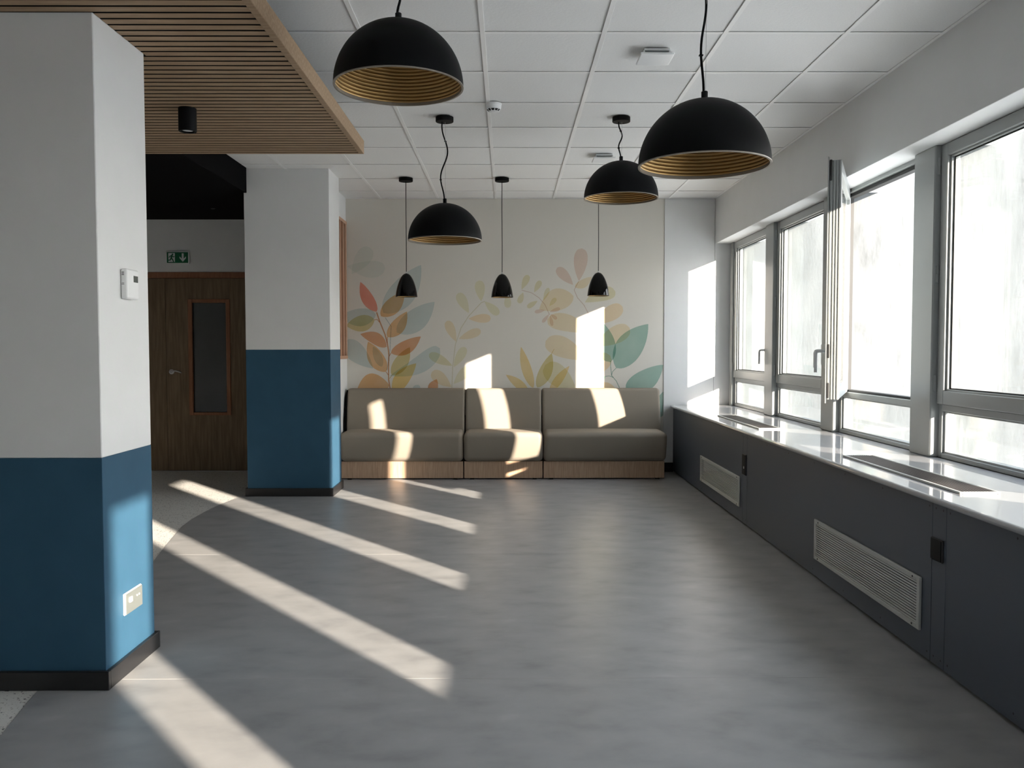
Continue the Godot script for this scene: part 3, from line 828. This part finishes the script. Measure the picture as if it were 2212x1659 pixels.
# ---------------------------------------------------------------- counter under the windows
func build_counter() -> void:
	var top := thing("window_counter", "long glossy light grey worktop running below the windows", "worktop", Vector3(1.70, COUNTER, BACK + 0.02))
	var prof := PackedVector2Array([Vector2(0.142, 0.0), Vector2(0.142, -0.028), Vector2(0.012, -0.028)])
	for k in 9:
		var a := -PI / 2 - k * PI / 8
		prof.append(Vector2(0.014 + cos(a) * 0.014, -0.014 + sin(a) * 0.014))
	var lay := func(p: Vector2, d: float) -> Vector3: return Vector3(p.x, p.y, d)
	var slab := sh().prism(prof, lay, 0.0, REAR - BACK - 0.02)
	slab.span(Vector3(0.300, -0.028, 0), Vector3(0.64, 0, REAR - BACK - 0.02))
	var from := 0.0
	for g: Array in TOP_GRILLES:
		slab.span(Vector3(0.142, -0.028, from), Vector3(0.300, 0, g[0] + 0.006 - BACK - 0.02))
		from = g[1] - 0.006 - BACK - 0.02
	slab.span(Vector3(0.142, -0.028, from), Vector3(0.300, 0, REAR - BACK - 0.02))
	part(top, "slab", slab, mats["worktop"])
	var body := thing("radiator_casing", "dark blue-grey panelled casing below the window worktop", "casing", Vector3(1.735, 0, BACK + 0.02))
	var z0 := BACK + 0.02
	part(body, "bottom_board", sh().span(Vector3(0.02, 0.0, 0), Vector3(0.60, 0.012, REAR - z0)), mats["zinc sheet"])
	part(body, "back_board", sh().span(Vector3(0.585, 0.012, 0), Vector3(0.60, 0.676, REAR - z0)), mats["zinc sheet"])
	var cuts := [z0, -6.19, -6.08, -3.41, -3.30, -0.63, -0.52, REAR]
	for i in cuts.size() - 1:
		var a: float = cuts[i] - z0 + 0.0015
		var b: float = cuts[i + 1] - z0 - 0.0015
		var sheet := sh()
		if i % 2 == 0 and i < 6:
			var g: Array = FRONT_GRILLES[i / 2]
			var g0: float = g[0] + 0.015 - z0
			var g1: float = g[1] - 0.015 - z0
			sheet.span(Vector3(0, 0.014, a), Vector3(0.0185, 0.131, b))
			sheet.span(Vector3(0, 0.326, a), Vector3(0.0185, 0.677, b))
			sheet.span(Vector3(0, 0.131, a), Vector3(0.0185, 0.326, g0))
			sheet.span(Vector3(0, 0.131, g1), Vector3(0.0185, 0.326, b))
		else:
			sheet.span(Vector3(0, 0.014, a), Vector3(0.0185, 0.677, b), 0.001)
		var p := part(body, "front_panel", sheet, mats["casing"])
		var m := maxi(1, int(round((b - a) / 0.45)))
		var screw := sh().lathe(Vector3.ZERO, PackedVector2Array([Vector2(0, 0.0), Vector2(0.006, 0.0), Vector2(0.0045, 0.003), Vector2(0, 0.0034)]), 10).mesh()
		for k in m + 1:
			var zz := lerpf(a + 0.025, b - 0.025, float(k) / m)
			for yy: float in [0.652, 0.045]:
				part(p, "screw", screw, mats["screw"], Transform3D(Basis(Vector3.FORWARD, -PI / 2), Vector3(0.0026, yy, zz)))
	# wall grilles in the casing front
	for g: Array in FRONT_GRILLES:
		var t := thing("front_grille", g[2], "grille", Vector3(1.7341, 0.116, g[0]), "air grilles in the casing front")
		var l: float = g[1] - g[0]
		var h := 0.225
		part(t, "frame", ring(sh(), Vector3(-0.012, 0, 0), Vector3(0.0, h, l), 0.024, 0.022, 0.022, 0.002), mats["grille grey"])
		var slat := sh().box(Vector3.ZERO, Vector3(0.002, 0.0080, l - 0.048), 0.0005).mesh()
		for k in 15:
			part(t, "slat", slat, mats["grille grey"], Transform3D(Basis(Vector3.BACK, deg_to_rad(-4)), Vector3(-0.0072, 0.028 + k * 0.01205, l / 2)))
		for p: Vector2 in [Vector2(0.06, 0.011), Vector2(l - 0.06, 0.011), Vector2(0.06, h - 0.011), Vector2(l - 0.06, h - 0.011)]:
			part(t, "screw", sh().lathe(Vector3.ZERO, PackedVector2Array([Vector2(0, 0.0), Vector2(0.005, 0.0), Vector2(0.004, 0.002), Vector2(0, 0.0022)]), 10), mats["screw"], Transform3D(Basis(Vector3.FORWARD, -PI / 2), Vector3(-0.012, p.y, p.x)))
	for g: Array in TOP_GRILLES:
		var t := thing("counter_grille", g[2], "grille", Vector3(1.838, COUNTER, g[0]), "bar grilles in the worktop")
		var l: float = g[1] - g[0]
		var w := 0.168
		var fr := sh()
		fr.span(Vector3(0, 0, 0), Vector3(0.012, 0.010, l), 0.002)
		fr.span(Vector3(w - 0.012, 0, 0), Vector3(w, 0.010, l), 0.002)
		fr.span(Vector3(0.012, 0, 0), Vector3(w - 0.012, 0.010, 0.012), 0.002)
		fr.span(Vector3(0.012, 0, l - 0.012), Vector3(w - 0.012, 0.010, l), 0.002)
		part(t, "frame", fr, mats["grille grey"])
		var bar := sh().box(Vector3(0, 0.005, l / 2), Vector3(0.0045, 0.008, l - 0.024)).mesh()
		for k in 12:
			part(t, "bar", bar, mats["bar metal"], Transform3D(Basis(), Vector3(0.0125 + (k + 0.5) * 0.01192, 0, 0)))
	# black outlets in the narrow panels
	for o: Array in [[-6.135, 0.449, 0.148, "black upright outlet plate in the casing near the banquette"], [-3.362, 0.487, 0.086, "black square outlet plate in the casing below the fourth window"]]:
		var t := thing("outlet_plate", o[3], "outlet", Vector3(1.735, o[1], o[0]))
		part(t, "surround", sh().box(Vector3(-0.004, 0, 0), Vector3(0.008, o[2] + 0.006, 0.092), 0.003), mats["screw"])
		var f := part(t, "face", sh().box(Vector3(-0.009, 0, 0), Vector3(0.004, o[2] - 0.002, 0.082), 0.0015), mats["black plastic"])
		if o[2] > 0.1:
			part(f, "switch", sh().box(Vector3(-0.0115, -0.02, 0.012), Vector3(0.004, 0.018, 0.014), 0.0015), mats["white plastic"])

# ---------------------------------------------------------------- banquette
func build_sofas() -> void:
	var list := [[-1.655, -0.442, "taupe banquette section on an oak plinth, next to the blue pillar"], [-0.437, 0.346, "shortest taupe banquette section, between the two longer ones"], [0.351, 1.567, "taupe banquette section on an oak plinth, next to the window counter"]]
	for i in 3:
		var a: float = list[i][0]
		var b: float = list[i][1]
		var w := b - a
		var t := thing("banquette_sofa", list[i][2], "sofa", Vector3((a + b) * 0.5, 0, -8.50), "banquette sections below the mural")
		part(t, "plinth", sh().span(Vector3(-w / 2 + 0.003, 0.012, -0.30), Vector3(w / 2 - (0.012 if i == 2 else 0.003), 0.180, 0.17), 0.0015), mats["base oak"])
		for s: float in [-1.0, 1.0]:
			part(t, "foot", sh().box(Vector3(s * (w / 2 - 0.08), 0.006, 0.15), Vector3(0.04, 0.012, 0.03), 0.001), mats["gap black"])
		# the seat front rolls under towards the plinth
		var roll_seat := func(p: Vector3) -> Vector3:
			var k := clampf((p.y - 0.180) / 0.296, 0.0, 1.0)
			var crown := 0.008 * (1.0 - pow(absf(p.x) / (w * 0.5), 4.0)) * k * (1.0 - pow(absf(p.z - 0.02) / 0.28, 4.0))
			var front := clampf((p.z - 0.0) / 0.26, 0.0, 1.0)
			return p + Vector3(0, crown, -0.075 * pow(1.0 - k, 1.8) * front)
		part(t, "seat", sh().soft(Vector3(0, 0.327, 0.02), Vector3(w, 0.294, 0.52), 0.05, 12, roll_seat), mats["fabric"])
		# the backrest stands upright at the seat and curls backwards to its top
		var curl_back := func(p: Vector3) -> Vector3:
			var k := clampf((p.y - 0.42) / 0.467, 0.0, 1.0)
			return p + Vector3(0, 0, -0.10 * pow(k, 2.1))
		part(t, "backrest", sh().soft(Vector3(0, 0.643, -0.155), Vector3(w - 0.004, 0.488, 0.13), 0.026, 14, curl_back), mats["fabric"])
		part(t, "back_shell", sh().span(Vector3(-w / 2 + 0.002, 0.180, -0.335), Vector3(w / 2 - 0.002, 0.60, -0.225), 0.002), mats["gap black"])
		if i == 0:
			part(t, "side_panel", sh().prism(PackedVector2Array([Vector2(-0.33, 0.180), Vector2(-0.07, 0.180), Vector2(-0.085, 0.55), Vector2(-0.15, 0.79), Vector2(-0.21, 0.868), Vector2(-0.33, 0.868)]), func(p: Vector2, d: float) -> Vector3: return Vector3(d, p.y, p.x), -w / 2 - 0.012, -w / 2 - 0.001), mats["gap black"])

# ---------------------------------------------------------------- pendant lamps
func build_pendants() -> void:
	for d: Array in [[-0.421, 2.31, -3.31, "large black dome pendant hung high, beside the oak slat raft", 0.010], [0.752, 1.998, -3.26, "large black dome pendant hung low, overlapping another dome behind", -0.008],
			[-0.425, 2.03, -5.75, "black dome pendant hung low between two small bell pendants", -0.016], [0.766, 2.313, -5.75, "black dome pendant hung high, partly behind another dome", -0.009]]:
		dome_pendant(Vector3(d[0], d[1], d[2]), d[3], d[4])
	for d: Array in [[-0.931, 1.775, "small glossy black bell pendant nearest the blue pillar"], [-0.052, 1.770, "small glossy black bell pendant in the middle of three"], [0.832, 1.783, "small glossy black bell pendant below a big dome, nearest the windows"]]:
		bell_pendant(Vector3(d[0], d[1], -7.78), d[2])

func dome_pendant(at: Vector3, label: String, sway: float) -> void:
	var t := thing("dome_pendant", label, "pendant lamp", at, "large dome pendants")
	var outer := PackedVector2Array()
	for k in 29:
		var a := PI / 2 * k / 28.0
		outer.append(Vector2(cos(a) * 0.25, sin(a) * 0.25))
	var shade := part(t, "lamp_shade", sh().lathe(Vector3.ZERO, outer, 72), mats["black matt"])
	var inner := PackedVector2Array()
	var ribs := 27
	for k in range(ribs * 6, -1, -1):
		var a := deg_to_rad(2.0 + 86.0 * k / (ribs * 6.0))
		var r := 0.2455 - 0.0036 * absf(sin(PI * k / 6.0))
		inner.append(Vector2(cos(a) * r, sin(a) * r))
	part(shade, "ribbed_liner", sh().lathe(Vector3.ZERO, inner, 72), mats["gold"])
	part(shade, "rim", sh().lathe(Vector3.ZERO, PackedVector2Array([Vector2(0.2425, 0.010), Vector2(0.2425, -0.002), Vector2(0.2500, -0.002), Vector2(0.2505, 0.002)]), 72), mats["rim metal"])
	part(t, "socket", sh().lathe(Vector3(0, 0.248, 0), PackedVector2Array([Vector2(0.0125, 0.0), Vector2(0.0125, 0.032), Vector2(0.010, 0.034), Vector2(0, 0.034)]), 20), mats["black plastic"])
	part(t, "lamp_holder", sh().lathe(Vector3(0, 0.0, 0), PackedVector2Array([Vector2(0, 0.13), Vector2(0.02, 0.13), Vector2(0.022, 0.14), Vector2(0.022, 0.24)]), 20), mats["black plastic"])
	var h := CEIL - at.y - 0.03
	var pts := []
	for k in 41:
		var q := k / 40.0
		pts.append(Vector3(-0.004 + sway * sin(q * TAU * 1.15) * sin(q * PI) * 2.0 - 0.012 * q * sin(q * PI / 2), lerpf(0.278, h, q), 0.006 * sin(q * TAU)))
	part(t, "cord", sh().tube(pts, 0.0048, 8), mats["black matt"])
	part(t, "steel_wire", sh().tube([Vector3(0.004, 0.28, 0), Vector3(0.004, h, 0)], 0.0009, 6), mats["steel"])
	for q: float in [0.25, 0.75]:
		var p: Vector3 = pts[int(q * 40)]
		part(t, "cord_clip", sh().box(p, Vector3(0.016, 0.005, 0.012), 0.001), mats["black plastic"])
	part(t, "ceiling_rose", sh().lathe(Vector3(0, h, 0), PackedVector2Array([Vector2(0, 0), Vector2(0.058, 0.0), Vector2(0.060, 0.002), Vector2(0.060, 0.030), Vector2(0, 0.030)]), 48), mats["black matt"])

func bell_pendant(at: Vector3, label: String) -> void:
	var t := thing("bell_pendant", label, "pendant lamp", at, "small bell pendants")
	var prof := PackedVector2Array()
	for k in 25:
		var q := k / 24.0
		prof.append(Vector2(0.1 * pow(1.0 - pow(q, 1.45), 0.5), q * 0.216))
	var shade := part(t, "lamp_shade", sh().lathe(Vector3.ZERO, prof, 56), mats["black gloss"])
	var inner := PackedVector2Array()
	for k in range(prof.size() - 1, -1, -1):
		inner.append(Vector2(maxf(0.0, prof[k].x - 0.004), prof[k].y * 0.97))
	part(shade, "liner", sh().lathe(Vector3.ZERO, inner, 56), mats["gold"])
	part(shade, "rim", sh().lathe(Vector3.ZERO, PackedVector2Array([Vector2(0.0955, 0.002), Vector2(0.0955, -0.001), Vector2(0.1003, -0.001), Vector2(0.1003, 0.002)]), 56), mats["black plastic"])
	part(t, "ferrule", sh().lathe(Vector3(0, 0.214, 0), PackedVector2Array([Vector2(0.007, 0.0), Vector2(0.007, 0.010), Vector2(0.004, 0.014), Vector2(0, 0.014)]), 16), mats["steel"])
	var h := CEIL - at.y - 0.03
	part(t, "cord", sh().tube([Vector3(0, 0.222, 0), Vector3(0.001, 0.5, 0), Vector3(-0.001, 0.8, 0), Vector3(0, h, 0)], 0.0034, 8), mats["black matt"])
	part(t, "ceiling_rose", sh().lathe(Vector3(0, h, 0), PackedVector2Array([Vector2(0, 0), Vector2(0.062, 0.0), Vector2(0.064, 0.002), Vector2(0.064, 0.030), Vector2(0, 0.030)]), 48), mats["black matt"])

# ---------------------------------------------------------------- small things
func build_small_things() -> void:
	var white: Material = mats["white plastic"]
	# smoke detector
	var sd := thing("smoke_detector", "white round smoke detector on the ceiling tiles", "smoke detector", Vector3(-0.090, CEIL, -5.43))
	part(sd, "base", sh().lathe(Vector3.ZERO, PackedVector2Array([Vector2(0.0, -0.012), Vector2(0.050, -0.012), Vector2(0.052, -0.010), Vector2(0.052, 0.0)]), 40), white)
	var hd := part(sd, "head", sh().lathe(Vector3.ZERO, PackedVector2Array([Vector2(0.0, -0.052), Vector2(0.027, -0.052), Vector2(0.030, -0.050), Vector2(0.030, -0.048)]), 40), white)
	part(hd, "insect_mesh", sh().lathe(Vector3.ZERO, PackedVector2Array([Vector2(0.028, -0.048), Vector2(0.040, -0.037)]), 40), mats["insect mesh"])
	part(hd, "collar", sh().lathe(Vector3.ZERO, PackedVector2Array([Vector2(0.043, -0.038), Vector2(0.0485, -0.032), Vector2(0.050, -0.012)]), 40), white)
	for k in 10:
		var a := TAU * k / 10 + 0.1
		part(hd, "rib", sh().tube([Vector3(cos(a) * 0.029, -0.050, sin(a) * 0.029), Vector3(cos(a) * 0.044, -0.037, sin(a) * 0.044)], 0.0022, 6), white)
	# square air valves
	for d: Array in [[-4.50, "white square air valve on the ceiling in front of the smoke detector"], [-6.88, "white square air valve on the ceiling beside a high dome lamp"]]:
		var v := thing("air_valve", d[1], "air vent", Vector3(0.775, CEIL, d[0]), "square ceiling air valves")
		part(v, "neck", sh().span(Vector3(-0.068, -0.012, -0.068), Vector3(0.068, 0.0, 0.068), 0.002), white)
		for s: float in [-1.0, 1.0]:
			part(v, "side_clip", sh().span(Vector3(s * 0.062, -0.026, -0.064), Vector3(s * 0.072, -0.008, 0.064), 0.002), white)
		var bow := func(p: Vector3) -> Vector3: return p + Vector3(0, 0.10 * 6.0 * (p.x * p.x) * 0.28 + 0.06 * (p.z * p.z), 0)
		part(v, "plate", sh().soft(Vector3(0, -0.034, 0), Vector3(0.176, 0.012, 0.176), 0.0055, 12, bow), mats["valve white"])
	# thermostat on the near pillar
	var th := thing("thermostat", "white wall thermostat with a small grey display on the near pillar", "thermostat", Vector3(-1.535, 1.558, -3.413))
	part(th, "body", sh().soft(Vector3(0.0145, 0, 0), Vector3(0.029, 0.120, 0.106), 0.009, 4), white)
	part(th, "display", sh().box(Vector3(0.0288, 0.022, -0.022), Vector3(0.002, 0.026, 0.040), 0.0006), mats["screen grey"])
	for y: float in [0.046, 0.042, 0.038, 0.034, 0.002, -0.003]:
		part(th, "vent_slot", sh().box(Vector3(0.011, y, 0.0526), Vector3(0.010, 0.0018, 0.0016)), mats["gap black"])
	# power socket low on the near pillar
	var so := thing("power_socket", "brushed metal double socket plate in sunlight on the blue pillar", "socket", Vector3(-1.535, 0.279, -3.403))
	part(so, "surround", sh().box(Vector3(0.0045, 0, 0), Vector3(0.009, 0.088, 0.156), 0.003), mats["white plastic"])
	var fp := part(so, "face_plate", sh().box(Vector3(0.010, -0.001, -0.002), Vector3(0.003, 0.083, 0.150), 0.001), mats["brushed plate"])
	part(fp, "switch", sh().box(Vector3(0.0125, 0.010, 0.030), Vector3(0.005, 0.022, 0.022), 0.0015), mats["white plastic"])
	for z: float in [-0.028, -0.048]:
		part(fp, "pin_hole", sh().lathe(Vector3.ZERO, PackedVector2Array([Vector2(0, 0.0), Vector2(0.004, 0.0), Vector2(0.0036, 0.002), Vector2(0, 0.002)]), 12), mats["white plastic"], Transform3D(Basis(Vector3.FORWARD, PI / 2), Vector3(0.0112, 0.010, z)))
